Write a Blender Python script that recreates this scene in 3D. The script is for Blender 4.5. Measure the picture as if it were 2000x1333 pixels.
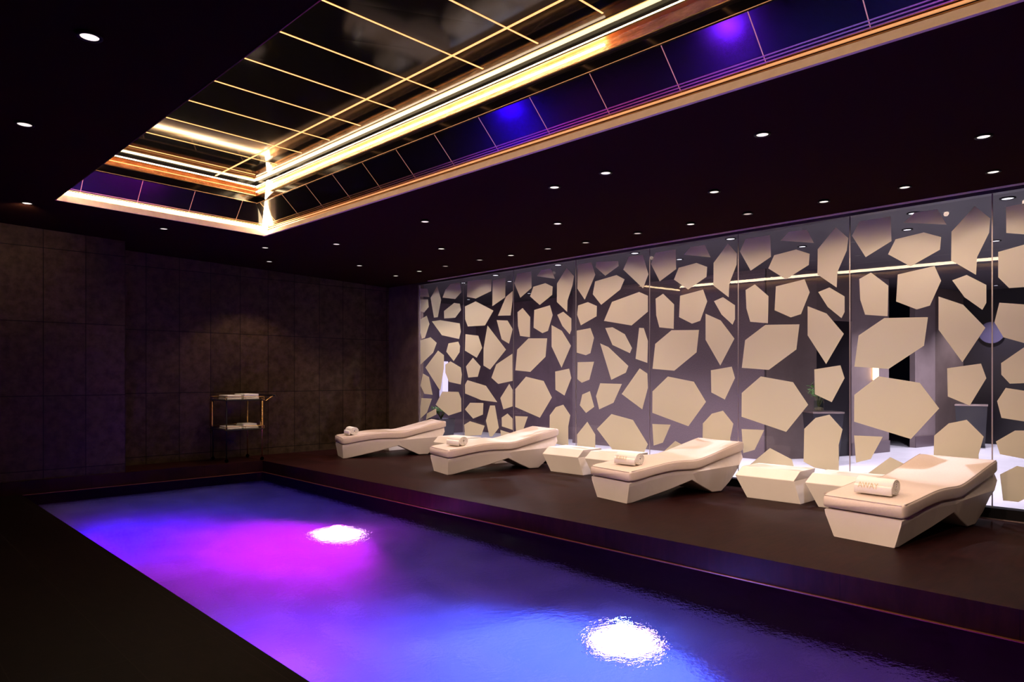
import bpy, bmesh, math, random
from mathutils import Vector, Matrix
random.seed(7)
for o in list(bpy.data.objects): bpy.data.objects.remove(o, do_unlink=True)
S = bpy.context.scene
COL = S.collection
PI = math.pi

# ------------------------------------------------------------------ camera, world, exposure
F, H0, CH = 1354.0, 738.0, 1.6            # focal length in px of a 2000 px frame, horizon row, eye height above deck
TH = math.atan(1310.0 / F)
cd = bpy.data.cameras.new('camera'); cam = bpy.data.objects.new('camera', cd); COL.objects.link(cam)
cam.location = (0, 0, CH); cam.rotation_euler = (PI/2, 0, -TH)
cd.sensor_width = 36; cd.lens = F/2000*36; cd.shift_y = (H0-666.5)/2000; cd.clip_start = .05
S.camera = cam
W = bpy.data.worlds.new('world'); S.world = W; W.use_nodes = True
W.node_tree.nodes['Background'].inputs[0].default_value = (.01, .012, .03, 1)
W.node_tree.nodes['Background'].inputs[1].default_value = .05
S.view_settings.view_transform = 'Standard'; S.view_settings.look = 'None'
S.view_settings.exposure = 0.0; S.view_settings.gamma = 1.0; S.view_settings.use_curve_mapping = False
S.cycles.use_denoising = True
S.cycles.max_bounces = 10; S.cycles.diffuse_bounces = 4; S.cycles.glossy_bounces = 5
S.cycles.transmission_bounces = 6; S.cycles.transparent_max_bounces = 16
S.cycles.sample_clamp_indirect = 4.0; S.cycles.blur_glossy = .5

# measuring rays: turn a photo measurement into a place in the room
sn, cs = math.sin(TH), math.cos(TH)
def ray(px, py):
    u = (px-1000)/F; return sn+u*cs, cs-u*sn, (H0-py)/F
def onZ(px, py, z):
    a, b, v = ray(px, py); t = (z-CH)/v; return a*t, b*t
def onX(px, py, x):
    a, b, v = ray(px, py); t = x/a; return b*t, CH+v*t
def zc(x, y):                              # the ceiling: 3.74 m at the glass, rising a little to the back left
    return 3.735 + .0211*y*max(0., 1-x/9.4)
def onC(px, py, dz=0):
    z = 3.75
    for _ in range(8):
        x, y = onZ(px, py, z+dz); z = zc(x, y)
    return x, y, z

GX = 9.40                                   # glass wall plane
PX0, PX1, PY0, PY1 = 2.0, 5.84, -2.2, 12.95 # pool
WZ, BZ = -.22, -1.36                        # water surface, basin floor
CX0, CX1, CY0, CY1 = 2.0, 4.83, -.7, 10.6   # coffer opening
BY = 13.9                                   # back wall

# ------------------------------------------------------------------ lamps outside fittings (pool lamps are built with their fittings)
WARM = (1, .71, .53); COOL = (.92, .86, 1.0)

# ------------------------------------------------------------------ helpers
def tag(o, label=None, cat=None, group=None, kind=None):
    if label: o['label'] = label
    if cat: o['category'] = cat
    if group: o['group'] = group
    if kind: o['kind'] = kind
    return o
def empty(name, loc=(0,0,0), rz=0, label=None, cat=None, group=None):
    o = bpy.data.objects.new(name, None); COL.objects.link(o)
    o.location = loc; o.rotation_euler = (0,0,rz); o.empty_display_size = .1
    return tag(o, label, cat, group)
def obj(name, bm, mat, parent=None, smooth=False, recalc=True):
    if recalc: bmesh.ops.recalc_face_normals(bm, faces=bm.faces)
    me = bpy.data.meshes.new(name); bm.to_mesh(me); bm.free()
    if mat: me.materials.append(mat)
    if smooth:
        for p in me.polygons: p.use_smooth = True
    o = bpy.data.objects.new(name, me); COL.objects.link(o)
    if parent: o.parent = parent
    return o
def struct(name, bm, mat, parent=None):
    return tag(obj(name, bm, mat, parent), kind='structure')
def copy_tree(o, parent=None):
    c = o.copy(); COL.objects.link(c); c.parent = parent
    for ch in o.children: copy_tree(ch, c)
    return c
def BM(): return bmesh.new()
def box(bm, x0, x1, y0, y1, z0, z1, bev=0, seg=2):
    vs = [bm.verts.new(p) for p in ((x0,y0,z0),(x1,y0,z0),(x1,y1,z0),(x0,y1,z0),(x0,y0,z1),(x1,y0,z1),(x1,y1,z1),(x0,y1,z1))]
    fs = [bm.faces.new([vs[i] for i in f]) for f in ((3,2,1,0),(4,5,6,7),(0,1,5,4),(1,2,6,5),(2,3,7,6),(3,0,4,7))]
    if bev:
        es = {e for f in fs for e in f.edges}
        bmesh.ops.bevel(bm, geom=list(es), offset=bev, segments=seg, affect='EDGES', profile=.5)
def hexa(bm, p):
    vs = [bm.verts.new(q) for q in p]
    for f in ((3,2,1,0),(4,5,6,7),(0,1,5,4),(1,2,6,5),(2,3,7,6),(3,0,4,7)): bm.faces.new([vs[i] for i in f])
def loft(bm, secs, caps=True):
    rs = [[bm.verts.new(p) for p in s] for s in secs]; n = len(rs[0])
    for a, b in zip(rs, rs[1:]):
        for i in range(n): bm.faces.new((a[i], a[(i+1)%n], b[(i+1)%n], b[i]))
    if caps: bm.faces.new(rs[0][::-1]); bm.faces.new(rs[-1])
    return rs
def disc(bm, c, r, n=28, up=False, rz=None):
    vs = [bm.verts.new((c[0]+r*math.cos(2*PI*i/n), c[1]+(rz or r)*math.sin(2*PI*i/n), c[2])) for i in range(n)]
    bm.faces.new(vs if up else vs[::-1])
def lathe(bm, prof, c=(0,0,0), n=28, capb=True, capt=True):
    rs = [[bm.verts.new((c[0]+r*math.cos(2*PI*i/n), c[1]+r*math.sin(2*PI*i/n), c[2]+z)) for i in range(n)] for r, z in prof]
    for a, b in zip(rs, rs[1:]):
        for i in range(n): bm.faces.new((a[i], a[(i+1)%n], b[(i+1)%n], b[i]))
    if capb: bm.faces.new(rs[0][::-1])
    if capt: bm.faces.new(rs[-1])
def tube(bm, pts, r, n=8):
    pts = [Vector(p) for p in pts]; rs = []
    for i, p in enumerate(pts):
        d = (pts[min(i+1, len(pts)-1)]-pts[max(i-1, 0)]).normalized()
        u = d.cross(Vector((0,0,1)));  u = u.normalized() if u.length > .05 else Vector((1,0,0))
        w = d.cross(u).normalized(); rr = r[i] if isinstance(r, (list, tuple)) else r
        rs.append([p+rr*(u*math.cos(2*PI*k/n)+w*math.sin(2*PI*k/n)) for k in range(n)])
    loft(bm, rs)
def band(bm, x0, y0, x1, y1, h0, h1, off0, off1, nx, ny, thick=.02):
    """a strip along a coffer side that follows the ceiling: heights h0..h1 above it, off = distance from the opening plane along (nx,ny)"""
    P = []
    for h, off in ((h0, off0), (h1, off1)):
        for (x, y) in ((x0, y0), (x1, y1)):
            for t in (0, thick): P.append((x+nx*(off-t), y+ny*(off-t), zc(x, y)+h))
    hexa(bm, [P[0], P[2], P[3], P[1], P[4], P[6], P[7], P[5]])

# ------------------------------------------------------------------ materials
MATS = {}
def mat(name, col=(.5,.5,.5), rough=.5, metal=0, emit=None, es=0, spec=.5, coat=0):
    if name in MATS: return MATS[name]
    m = bpy.data.materials.new(name); m.use_nodes = True; b = m.node_tree.nodes['Principled BSDF']
    b.inputs['Base Color'].default_value = (*col, 1); b.inputs['Roughness'].default_value = rough
    b.inputs['Metallic'].default_value = metal; b.inputs['Specular IOR Level'].default_value = spec
    b.inputs['Coat Weight'].default_value = coat
    if emit: b.inputs['Emission Color'].default_value = (*emit, 1); b.inputs['Emission Strength'].default_value = es
    MATS[name] = m; return m
def nd(m, t, **kw):
    n = m.node_tree.nodes.new(t)
    for k, v in kw.items():
        if k in n.inputs: n.inputs[k].default_value = v
        else: setattr(n, k, v)
    return n
def lk(m, a, b): m.node_tree.links.new(a, b)
def noisy(name, c0, c1, scale=4, rough=.5, bump=.1, stretch=(1,1,1), detail=6, metal=0, spec=.5, bd=.01, rr=None):
    """two-tone mottled surface with a fine relief"""
    m = mat(name, c0, rough, metal, spec=spec); b = m.node_tree.nodes['Principled BSDF']
    tc = nd(m, 'ShaderNodeTexCoord'); mp = nd(m, 'ShaderNodeMapping'); mp.inputs['Scale'].default_value = stretch
    nz = nd(m, 'ShaderNodeTexNoise', Scale=scale, Detail=detail, Roughness=.65)
    cr = nd(m, 'ShaderNodeValToRGB'); cr.color_ramp.elements[0].color = (*c0, 1); cr.color_ramp.elements[1].color = (*c1, 1)
    cr.color_ramp.elements[0].position = .35; cr.color_ramp.elements[1].position = .68
    lk(m, tc.outputs['Object'], mp.inputs[0]); lk(m, mp.outputs[0], nz.inputs['Vector'])
    lk(m, nz.outputs[0], cr.inputs[0]); lk(m, cr.outputs[0], b.inputs['Base Color'])
    if bump:
        bp = nd(m, 'ShaderNodeBump', Strength=bump, Distance=bd)
        lk(m, nz.outputs[0], bp.inputs['Height']); lk(m, bp.outputs[0], b.inputs['Normal'])
    if rr:
        mr = nd(m, 'ShaderNodeMapRange'); mr.inputs[3].default_value = rr[0]; mr.inputs[4].default_value = rr[1]
        lk(m, nz.outputs[0], mr.inputs[0]); lk(m, mr.outputs[0], b.inputs['Roughness'])
    return m
def tiled(name, c0, c1, grout, w, h, axes, off=(0,0), line=.006, rough=.45, scale=5, stretch=(1,1,1), shift=0., spec=.4):
    """large tiles: mottled colour, thin joints every w x h metres in the plane axes"""
    m = noisy(name, c0, c1, scale, rough, .08, stretch, spec=spec); nt = m.node_tree; b = nt.nodes['Principled BSDF']
    tc = nd(m, 'ShaderNodeTexCoord'); sp = nd(m, 'ShaderNodeSeparateXYZ'); cb = nd(m, 'ShaderNodeCombineXYZ')
    lk(m, tc.outputs['Object'], sp.inputs[0])
    for i in (0, 1):
        ad = nd(m, 'ShaderNodeMath', operation='ADD'); ad.inputs[1].default_value = off[i]+100*(w, h)[i]
        lk(m, sp.outputs[axes[i]], ad.inputs[0]); lk(m, ad.outputs[0], cb.inputs[i])
    br = nd(m, 'ShaderNodeTexBrick'); br.offset = shift; br.inputs['Scale'].default_value = 1
    br.inputs['Mortar Size'].default_value = line; br.inputs['Mortar Smooth'].default_value = 0.3
    br.inputs['Brick Width'].default_value = w; br.inputs['Row Height'].default_value = h
    br.inputs['Color1'].default_value = (.82, .82, .82, 1); br.inputs['Color2'].default_value = (1.12, 1.12, 1.12, 1)
    lk(m, cb.outputs[0], br.inputs['Vector'])
    old = b.inputs['Base Color'].links[0].from_socket
    mul = nd(m, 'ShaderNodeMix'); mul.data_type = 'RGBA'; mul.blend_type = 'MULTIPLY'; mul.inputs[0].default_value = 1
    lk(m, old, mul.inputs[6]); lk(m, br.outputs['Color'], mul.inputs[7])
    mx = nd(m, 'ShaderNodeMix'); mx.data_type = 'RGBA'; mx.inputs[7].default_value = (*grout, 1)
    lk(m, br.outputs['Fac'], mx.inputs[0]); lk(m, mul.outputs[2], mx.inputs[6]); lk(m, mx.outputs[2], b.inputs['Base Color'])
    return m

M_ceil = mat('ceiling_paint', (.0145, .0055, .0036), .7, spec=0)
M_wall = tiled('wall_tile', (.024,.0140,.0080), (.050,.031,.019), (.004,.003,.003), .585, 1.17, (0, 2), off=(-3.46, -.14), line=.006, rough=.6, scale=7, spec=.05)
M_deck = tiled('deck_tile', (.0118,.0027,.0025), (.0225,.0055,.0050), (.0035,.0014,.001), 1.2, .6, (1, 0), off=(.2,.05), line=.003, rough=.48, scale=3.5, stretch=(1, 5, 1), spec=.05)
M_floor = tiled('floor_tile', (.007,.0034,.0028), (.012,.006,.005), (.020,.013,.011), .60, 3.9, (0, 1), off=(-.12,-1.0), line=.004, rough=.45, scale=6, stretch=(3, 1, 1), spec=.04)
M_basin = noisy('basin_wall_tile', (.0045,.0020,.0016), (.008,.0038,.003), 8, .6, 0, spec=0)
M_bfloor = tiled('basin_floor_tile', (.20,.20,.23), (.25,.25,.28), (.13,.13,.15), .3, .3, (0, 1), line=.003, rough=.6, scale=2)
M_white = noisy('lounger_shell', (.80,.71,.67), (.84,.75,.71), 3, .42, .02)
M_leather = noisy('lounger_leather', (.64,.52,.45), (.69,.57,.50), 60, .48, .12, bd=.002)
M_pipe = mat('leather_piping', (.50,.41,.36), .5)
M_table = noisy('table_shell', (.84,.77,.71), (.87,.80,.74), 3, .38, .01)
M_towel = noisy('towel_terry', (.80,.77,.72), (.88,.85,.80), 220, .95, .5, bd=.004)
M_gold = mat('gold_thread', (.72,.60,.36), .5, .2)
M_blackm = mat('black_metal', (.012,.012,.014), .3, .6)
M_brass = mat('brass', (.75,.45,.16), .25, 1)
M_mirror = mat('dark_mirror', (.003,.002,.003), .12, 0, spec=.35)
M_mirtop = mat('dark_mirror_top', (.002,.002,.002), .07, 0, spec=.22)
M_plaster = noisy('lip_plaster', (.74,.52,.40), (.82,.60,.48), 9, .7, .05)
M_goldst = mat('gold_strip', (.95,.60,.30), .28, 1)
M_leafg = noisy('gold_leaf', (.45,.27,.14), (.92,.64,.40), 7, .20, 1.0, (1,.5,3), metal=1, bd=.10)
M_led = mat('led_warm', (1,.9,.7), .5, emit=(1, .74, .42), es=26)
M_led2 = mat('led_warm_soft', (1,.9,.7), .5, emit=(1, .58, .25), es=4.5)
M_led4 = mat('led_warm_strong', (1,.9,.7), .5, emit=(1, .76, .50), es=42)
M_led3 = mat('led_warm_mid', (1,.9,.7), .5, emit=(1, .76, .52), es=9)
M_glow = mat('glowing_moulding', (.9,.55,.3), .35, .3, emit=(1, .45, .18), es=.55)  # moulding metal with the strip light on it painted in as emission
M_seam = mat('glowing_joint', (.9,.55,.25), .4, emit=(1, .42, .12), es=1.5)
M_seamd = mat('brass_joint', (.85,.5,.25), .35, .9, emit=(1, .45, .2), es=.30)  # emission added for strip light caught by the brass
M_rail = mat('rail_metal', (.55,.42,.40), .3, 1)
M_prail = mat('painted_rail', (.80,.55,.52), .4)
M_slot = mat('slot_black', (.004,.003,.004), .6, spec=.1)
M_lens = mat('downlight_lens', (1,.95,.85), .4, emit=(1, .90, .74), es=1.1)
M_lensd = mat('downlight_lens_dim', (.6,.55,.5), .3, emit=(1, .85, .7), es=.45)
M_lensc = mat('downlight_lens_cool', (1,1,1), .4, emit=(.93, .88, 1), es=1.6)
M_tex = noisy('woven_wallcovering', (.085,.055,.062), (.145,.098,.108), 90, .8, .3, stretch=(1,1,.5), bd=.004)
M_brown = noisy('lobby_brown_wall', (.10,.068,.062), (.13,.092,.083), 2, .5, .02)
M_mauve = noisy('lobby_mauve_wall', (.20,.145,.145), (.235,.175,.175), 3, .6, .02)
M_skirt = mat('lobby_skirting', (.13,.09,.10), .3)
M_dark = mat('lobby_dark_panel', (.012,.009,.012), .35)
M_lfloor = noisy('lobby_marble', (.78,.75,.82), (.86,.83,.90), 1.5, .22, 0)
M_lceil = mat('lobby_ceiling_paint', (.02,.013,.018), .6)
M_leaf = noisy('leaf', (.05,.14,.03), (.14,.27,.07), 12, .5, .1)
M_stem = mat('stem', (.10,.11,.04), .6)
M_soil = noisy('pebbles', (.05,.03,.02), (.2,.13,.07), 60, .8, .5)
M_planter = mat('pedestal_gloss_black', (.014,.012,.018), .15)
M_disc = mat('sign_violet', (.045,.035,.075), .5)

def glass_mat(name, tint=(1,1,1), ior=1.5, rough=0.0):
    m = bpy.data.materials.new(name); m.use_nodes = True; nt = m.node_tree; nt.nodes.clear()
    out = nd(m, 'ShaderNodeOutputMaterial'); mx = nd(m, 'ShaderNodeMixShader')
    fr = nd(m, 'ShaderNodeFresnel'); fr.inputs[0].default_value = ior
    tr = nd(m, 'ShaderNodeBsdfTransparent'); tr.inputs[0].default_value = (*tint, 1)
    gl = nd(m, 'ShaderNodeBsdfGlossy'); gl.inputs['Roughness'].default_value = rough
    ge = nd(m, 'ShaderNodeNewGeometry'); inv = nd(m, 'ShaderNodeMath', operation='SUBTRACT'); inv.inputs[0].default_value = 1; mu = nd(m, 'ShaderNodeMath', operation='MULTIPLY')
    lk(m, ge.outputs['Backfacing'], inv.inputs[1]); lk(m, inv.outputs[0], mu.inputs[0]); lk(m, fr.outputs[0], mu.inputs[1])
    lk(m, mu.outputs[0], mx.inputs[0]); lk(m, tr.outputs[0], mx.inputs[1]); lk(m, gl.outputs[0], mx.inputs[2]); lk(m, mx.outputs[0], out.inputs[0])
    return m
M_glass = glass_mat('clear_glass', (.97,.97,.985))
M_vase = glass_mat('vase_glass', (.9,.95,.93))
def frosted():
    m = bpy.data.materials.new('frosted_film'); m.use_nodes = True; nt = m.node_tree; nt.nodes.clear()
    out = nd(m, 'ShaderNodeOutputMaterial'); mx = nd(m, 'ShaderNodeMixShader'); mx.inputs[0].default_value = .45
    d = nd(m, 'ShaderNodeBsdfDiffuse'); d.inputs[0].default_value = (.79,.735,.59,1)
    t = nd(m, 'ShaderNodeBsdfTranslucent'); t.inputs[0].default_value = (.79,.735,.59,1)
    lk(m, d.outputs[0], mx.inputs[1]); lk(m, t.outputs[0], mx.inputs[2]); lk(m, mx.outputs[0], out.inputs[0])
    return m
M_frost = frosted()
def water():
    m = bpy.data.materials.new('pool_water'); m.use_nodes = True; nt = m.node_tree; nt.nodes.clear()
    out = nd(m, 'ShaderNodeOutputMaterial'); mx = nd(m, 'ShaderNodeMixShader'); fr = nd(m, 'ShaderNodeFresnel'); fr.inputs[0].default_value = 1.33
    g = nd(m, 'ShaderNodeBsdfRefraction'); g.inputs['IOR'].default_value = 1.33; g.inputs['Roughness'].default_value = .05
    gl = nd(m, 'ShaderNodeBsdfGlossy'); gl.inputs['Roughness'].default_value = .12
    mu = nd(m, 'ShaderNodeMath', operation='MULTIPLY'); mu.inputs[1].default_value = .045
    lk(m, fr.outputs[0], mu.inputs[0]); lk(m, mu.outputs[0], mx.inputs[0]); lk(m, g.outputs[0], mx.inputs[1]); lk(m, gl.outputs[0], mx.inputs[2])
    tc = nd(m, 'ShaderNodeTexCoord'); mp = nd(m, 'ShaderNodeMapping'); mp.inputs['Rotation'].default_value = (0,0,.5); mp.inputs['Scale'].default_value = (1, 1.5, 1)
    lk(m, tc.outputs['Object'], mp.inputs[0])
    n1 = nd(m, 'ShaderNodeTexNoise', Scale=1.1, Detail=1.5, Roughness=.5); n2 = nd(m, 'ShaderNodeTexNoise', Scale=16, Detail=3, Roughness=.6)
    lk(m, mp.outputs[0], n1.inputs['Vector']); lk(m, mp.outputs[0], n2.inputs['Vector'])
    b1 = nd(m, 'ShaderNodeBump', Strength=1.0, Distance=.035); b2 = nd(m, 'ShaderNodeBump', Strength=.8, Distance=.009)
    lk(m, n1.outputs[0], b1.inputs['Height']); lk(m, n2.outputs[0], b2.inputs['Height'])
    lk(m, b1.outputs[0], b2.inputs['Normal']); lk(m, b2.outputs[0], g.inputs['Normal']); lk(m, b2.outputs[0], gl.inputs['Normal']); lk(m, b1.outputs[0], fr.inputs['Normal']); lk(m, mx.outputs[0], out.inputs[0])
    return m
M_water = water()

# ------------------------------------------------------------------ the room
# ceiling with the coffer opening, as a grid that follows zc
bm = BM(); xs = [-1.6, CX0, CX1, GX+.1]; ys = [-3.2, CY0, 2.0, CY1, 12.2, BY+.1]
for i in range(3):
    for j in range(5):
        if i == 1 and 1 <= j <= 2: continue
        (xa, xb), (ya, yb) = (xs[i], xs[i+1]), (ys[j], ys[j+1])
        q = [(xa,ya),(xb,ya),(xb,yb),(xa,yb)]
        hexa(bm, [(x,y,zc(x,y)) for x,y in q]+[(x,y,zc(x,y)+.03) for x,y in q])
struct('ceiling', bm, M_ceil)
bm = BM(); box(bm, PX1, GX+.04, -3.2, BY, -1.6, 0); box(bm, -1.6, PX1, PY1, BY, -1.6, 0); struct('floor', bm, M_deck)
bm = BM(); box(bm, -1.6, PX0, -3.2, PY1, -1.6, WZ+.012); box(bm, PX0, PX1, -3.2, PY0, -1.6, WZ+.012); struct('floor', bm, M_floor)
bm = BM(); box(bm, -1.7, GX+.6, BY, BY+.2, -.3, 4.3); struct('wall_back', bm, M_wall)
bm = BM(); box(bm, -1.6, 3.46, 13.0, BY+.01, -.02, 4.15); struct('wall_back_pier', bm, M_wall)
bm = BM(); box(bm, -1.8, -1.6, -3.3, BY, -.3, 4.5); struct('wall_left', bm, M_wall)
bm = BM(); box(bm, -1.7, 20, -3.4, -3.2, -.3, 4.5); struct('wall_front', bm, M_wall)
bm = BM(); box(bm, GX-.03, GX+.12, 12.74, BY, 0, 3.76); struct('wall_right', bm, noisy('return_stone', (.07,.045,.04), (.11,.075,.065), 3, .22, .02))
# pool basin
bm = BM()
box(bm, PX0-.05, PX1+.05, PY0-.05, PY1+.05, BZ-.1, BZ); tag(obj('pool_floor', bm, M_bfloor), kind='structure')
bm = BM(); box(bm, PX0-.02, PX0+.015, PY0, PY1, BZ, WZ-.004); box(bm, PX1-.015, PX1+.02, PY0, PY1, BZ, WZ-.004)
box(bm, PX0, PX1, PY1-.015, PY1+.02, BZ, WZ-.004); box(bm, PX0, PX1, PY0-.02, PY0+.015, BZ, WZ-.004)
tag(obj('pool_wall', bm, M_basin), kind='structure')
bm = BM(); bm.faces.new([bm.verts.new(p) for p in ((PX0,PY0,WZ),(PX1,PY0,WZ),(PX1,PY1,WZ),(PX0,PY1,WZ))])
tag(obj('pool_water', bm, M_water, recalc=False), 'rippled pool water glowing magenta and blue beside the raised deck', 'water', kind='stuff')
# thin waterline trim at the foot of the deck risers
bm = BM(); box(bm, PX1-.02, PX1-.0005, PY0, PY1, WZ-.012, WZ+.006); box(bm, PX0, PX1, PY1-.02, PY1-.0005, WZ-.012, WZ+.006)
tag(obj('trim_1', bm, mat('waterline_trim', (.16,.05,.012), .4, .2)), kind='structure')  # orange colour paints in the coffer light mirrored along the back edge

# ------------------------------------------------------------------ pool lamps
def pool_lamp(x, y, col, power, label, r=.30, h=.30):
    t = empty('pool_lamp', (x, y, BZ), 0, label, 'lamp')
    bm = BM(); lathe(bm, [(r+.04, 0), (r+.04, .018), (r, .03), (r, .02)], n=32, capt=False); obj('rim', bm, M_rail, t, True)
    bm = BM(); lathe(bm, [(r, .012), (r*.92, .03), (r*.6, .045), (.001, .05)], n=32, capb=True, capt=False)
    obj('lens', bm, mat('lens_'+label[:9], (1,1,1), .4, emit=tuple(.5+.5*c for c in col), es=6.5), t, True)
    l = bpy.data.lights.new('bulb', 'POINT'); l.energy = power[0]; l.color = tuple(.04+.96*c for c in col); l.shadow_soft_size = .07
    lo = bpy.data.objects.new('bulb', l); COL.objects.link(lo); lo.parent = t; lo.location = (0, 0, h)
    l = bpy.data.lights.new('reflector', 'SPOT'); l.energy = power[1]; l.color = col; l.shadow_soft_size = .1; l.spot_size = math.radians(150); l.spot_blend = 1
    lo = bpy.data.objects.new('reflector', l); COL.objects.link(lo); lo.parent = t; lo.location = (.1, 0, h+.35); lo.rotation_euler = (0, math.radians(62), 0)
    return t
pool_lamp(4.76, 8.24, (.66,.006,1.0), (30, 1350), 'round underwater lamp glowing white in the magenta water, further from the viewer')
pool_lamp(4.77, 3.56, (.05,.11,1.0), (45, 2700), 'round underwater lamp glowing white in the blue water, nearer the viewer')
def fill_lamp(y, col, power, label):  # unseen lamps added to brighten the left side of the pool
    t = empty('underwater_fill_lamp', (PX0+.015, y, -.85), 0, label, 'lamp')
    bm = BM(); box(bm, 0, .03, -.35, .35, -.12, .12, .01); obj('housing', bm, M_rail, t)
    bm = BM(); box(bm, .03, .036, -.32, .32, -.09, .09); obj('lens', bm, mat('lens_%d' % int(y*10), (1,1,1), .5, emit=col, es=.5), t)
    l = bpy.data.lights.new('bulb', 'AREA'); l.shape = 'RECTANGLE'; l.size = .7; l.size_y = .2; l.energy = power; l.color = col
    lo = bpy.data.objects.new('bulb', l); COL.objects.link(lo); lo.parent = t; lo.location = (.05, 0, 0); lo.rotation_euler = (0, -PI/2, 0)
fill_lamp(1.6, (.34,.02,1), 230, 'added violet fill lamp, unseen under the near left pool edge')
fill_lamp(5.2, (.16,.01,1), 170, 'added violet fill lamp, unseen under the left pool edge, middle of three')
fill_lamp(9.8, (.02,.0,1), 330, 'added deep blue fill lamp, unseen under the left pool edge, at the far corner')

# ------------------------------------------------------------------ coffer with mirrored lining and warm strips
cof = empty('ceiling_coffer', (0,0,0), 0, 'long recessed ceiling coffer lined with dark mirror panels, gold joints and glowing warm strips', 'ceiling feature')
SIDES = {'right': (CX1, CY0, CX1, CY1, 1, 0), 'left': (CX0, CY0, CX0, CY1, -1, 0), 'back': (CX0, CY1, CX1, CY1, 0, 1), 'front': (CX0, CY0, CX1, CY0, 0, -1)}
def around(name, m, h0, h1, o0, o1, sides=('right','left','back','front'), thick=.02, lab=None):
    for s in sides:
        x0, y0, x1, y1, nx, ny = SIDES[s]
        e = max(o0, o1, 0)
        if nx: a = (x0, y0-e, x1, y1+e)
        else: a = (x0-e, y0, x1+e, y1)
        bm = BM(); band(bm, *a, h0, h1, o0, o1, nx, ny, thick); o = obj(name, bm, m, cof)
        if lab: o['label'] = lab
around('lip', M_plaster, -.006, .07, -.004, .03, sides=('right',), thick=.034, lab='peach plaster lip')
around('lip', M_plaster, -.006, .078, -.006, -.006, sides=('back',), thick=.02, lab='peach plaster lip')
around('lip', mat('bronze_edge', (.22,.10,.06), .35, .7), -.004, .07, .004, .012, sides=('left','front'), thick=.008, lab='thin peach edge strip')
for k in range(4):
    around('gold_strip', M_goldst if k % 2 == 0 else M_glow, .075+.028*k, .093+.028*k, .03-.004*k, .034-.004*k, sides=('right','back','left'), thick=.012, lab='thin gold moulding')
def slant(h): return .055-(h-.10)/.32*.325      # the lower panels lean inwards: offset of their face at height h
for k in range(4): around('gold_strip', M_goldst, .118+.017*k, .125+.017*k, slant(.118+.017*k)-.002, slant(.125+.017*k)-.002, sides=('right','back'), thick=.006)  # extra gold lines stand in for strip reflections in the panels
around('mirror_wall', M_mirror, .08, .42, slant(.08)+.02, slant(.42)+.02, lab='slanted dark mirror side panels')
around('mirror_wall', M_mirror, .41, .53, -.25, -.25, lab='dark mirror band under the frieze')
around('frieze', M_leafg, .52, .65, -.25, -.25, lab='crumpled gold leaf frieze')
around('mirror_wall', M_mirror, .65, .715, -.25, -.25, lab='dark mirror band above the frieze')
around('ledge', M_goldst, .630, .645, -.27, -.27, sides=('right','back'), thick=.055, lab='gold ledge carrying the upper light strip')
around('rail', M_goldst, .518, .528, -.272, -.272, thick=.028, lab='fine gold rail under the frieze')
around('rail', M_seamd, .418, .422, -.270, -.270, thick=.004, lab='hairline joint')
TH_ = .705; x0, x1, y0, y1 = CX0+.20, CX1-.20, CY0+.20, CY1-.20
JX = (2.61, 3.95); YS = [.59+.711*k for k in range(14)]
def top_quad(bm, xa, xb, ya, yb, lo, hi):
    q = [(xa,ya),(xb,ya),(xb,yb),(xa,yb)]
    hexa(bm, [(x,y,zc(x,y)+lo) for x,y in q]+[(x,y,zc(x,y)+hi) for x,y in q])
bm = BM(); YJ = [y0]+[y for y in YS if y0+.2 < y < y1-.2]+[y1]
for xa, xb in ((x0, JX[0]), (JX[0], JX[1]), (JX[1], x1)):
    for ya, yb in zip(YJ, YJ[1:]): top_quad(bm, xa, xb, ya, yb, TH_, TH_+.03)
obj('mirror_top', bm, M_mirtop, cof)['label'] = 'dark mirror ceiling panels'
# warm LED strips
def strip(x0, y0, x1, y1, h0, h1, nx, ny, off, m, thick=.02):
    bm = BM(); band(bm, x0, y0, x1, y1, h0, h1, off, off, nx, ny, thick); obj('light_strip', bm, m, cof)['label'] = 'glowing warm strip'
strip(CX0+.05, CY1, CX1-.02, CY1, .100, .140, 0, 1, .018, M_led)
strip(CX0, CY0+.1, CX0, CY1-.02, .175, .235, -1, 0, -.085, M_led4)
strip(CX0+.3, CY1, CX1-.3, CY1, .646, .662, 0, 1, -.275, M_led, .04)
strip(CX1, CY0+.3, CX1, CY1-.3, .646, .662, 1, 0, -.275, M_led, .04)
strip(CX1, 3.6, CX1, CY1-.29, .585, .598, 1, 0, -.272, M_led3)  # glowing line added for the white streak on the gold leaf
strip(CX0+.3, CY1, CX1-.3, CY1, .585, .592, 0, 1, -.272, M_seam)
z = zc(CX1, CY1)
bm = BM(); tube(bm, [(CX1-.04,CY1-.05,z+.09),(CX1-.20,CY1-.50,z+.38),(CX1-.33,CY1-.84,z+.62)], .042, 10); obj('light_strip', bm, M_led, cof)['label'] = 'bright light strip up the far right corner'
# joints in the mirror top
for x in JX:
    bm = BM()
    for ya, yb in zip(YJ, YJ[1:]): top_quad(bm, x-.011, x+.011, ya, yb, TH_-.004, TH_+.001)
    obj('glowing_joint', bm, M_seam, cof)
for y in YS:
    if y > y1-.15: continue
    bm = BM(); top_quad(bm, x0, JX[0], y-.008, y+.008, TH_-.004, TH_+.001); top_quad(bm, JX[0], JX[1], y-.008, y+.008, TH_-.004, TH_+.001); top_quad(bm, JX[1], 4.32, y-.008, y+.008, TH_-.004, TH_+.001)
    obj('glowing_joint', bm, M_seam, cof)
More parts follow.
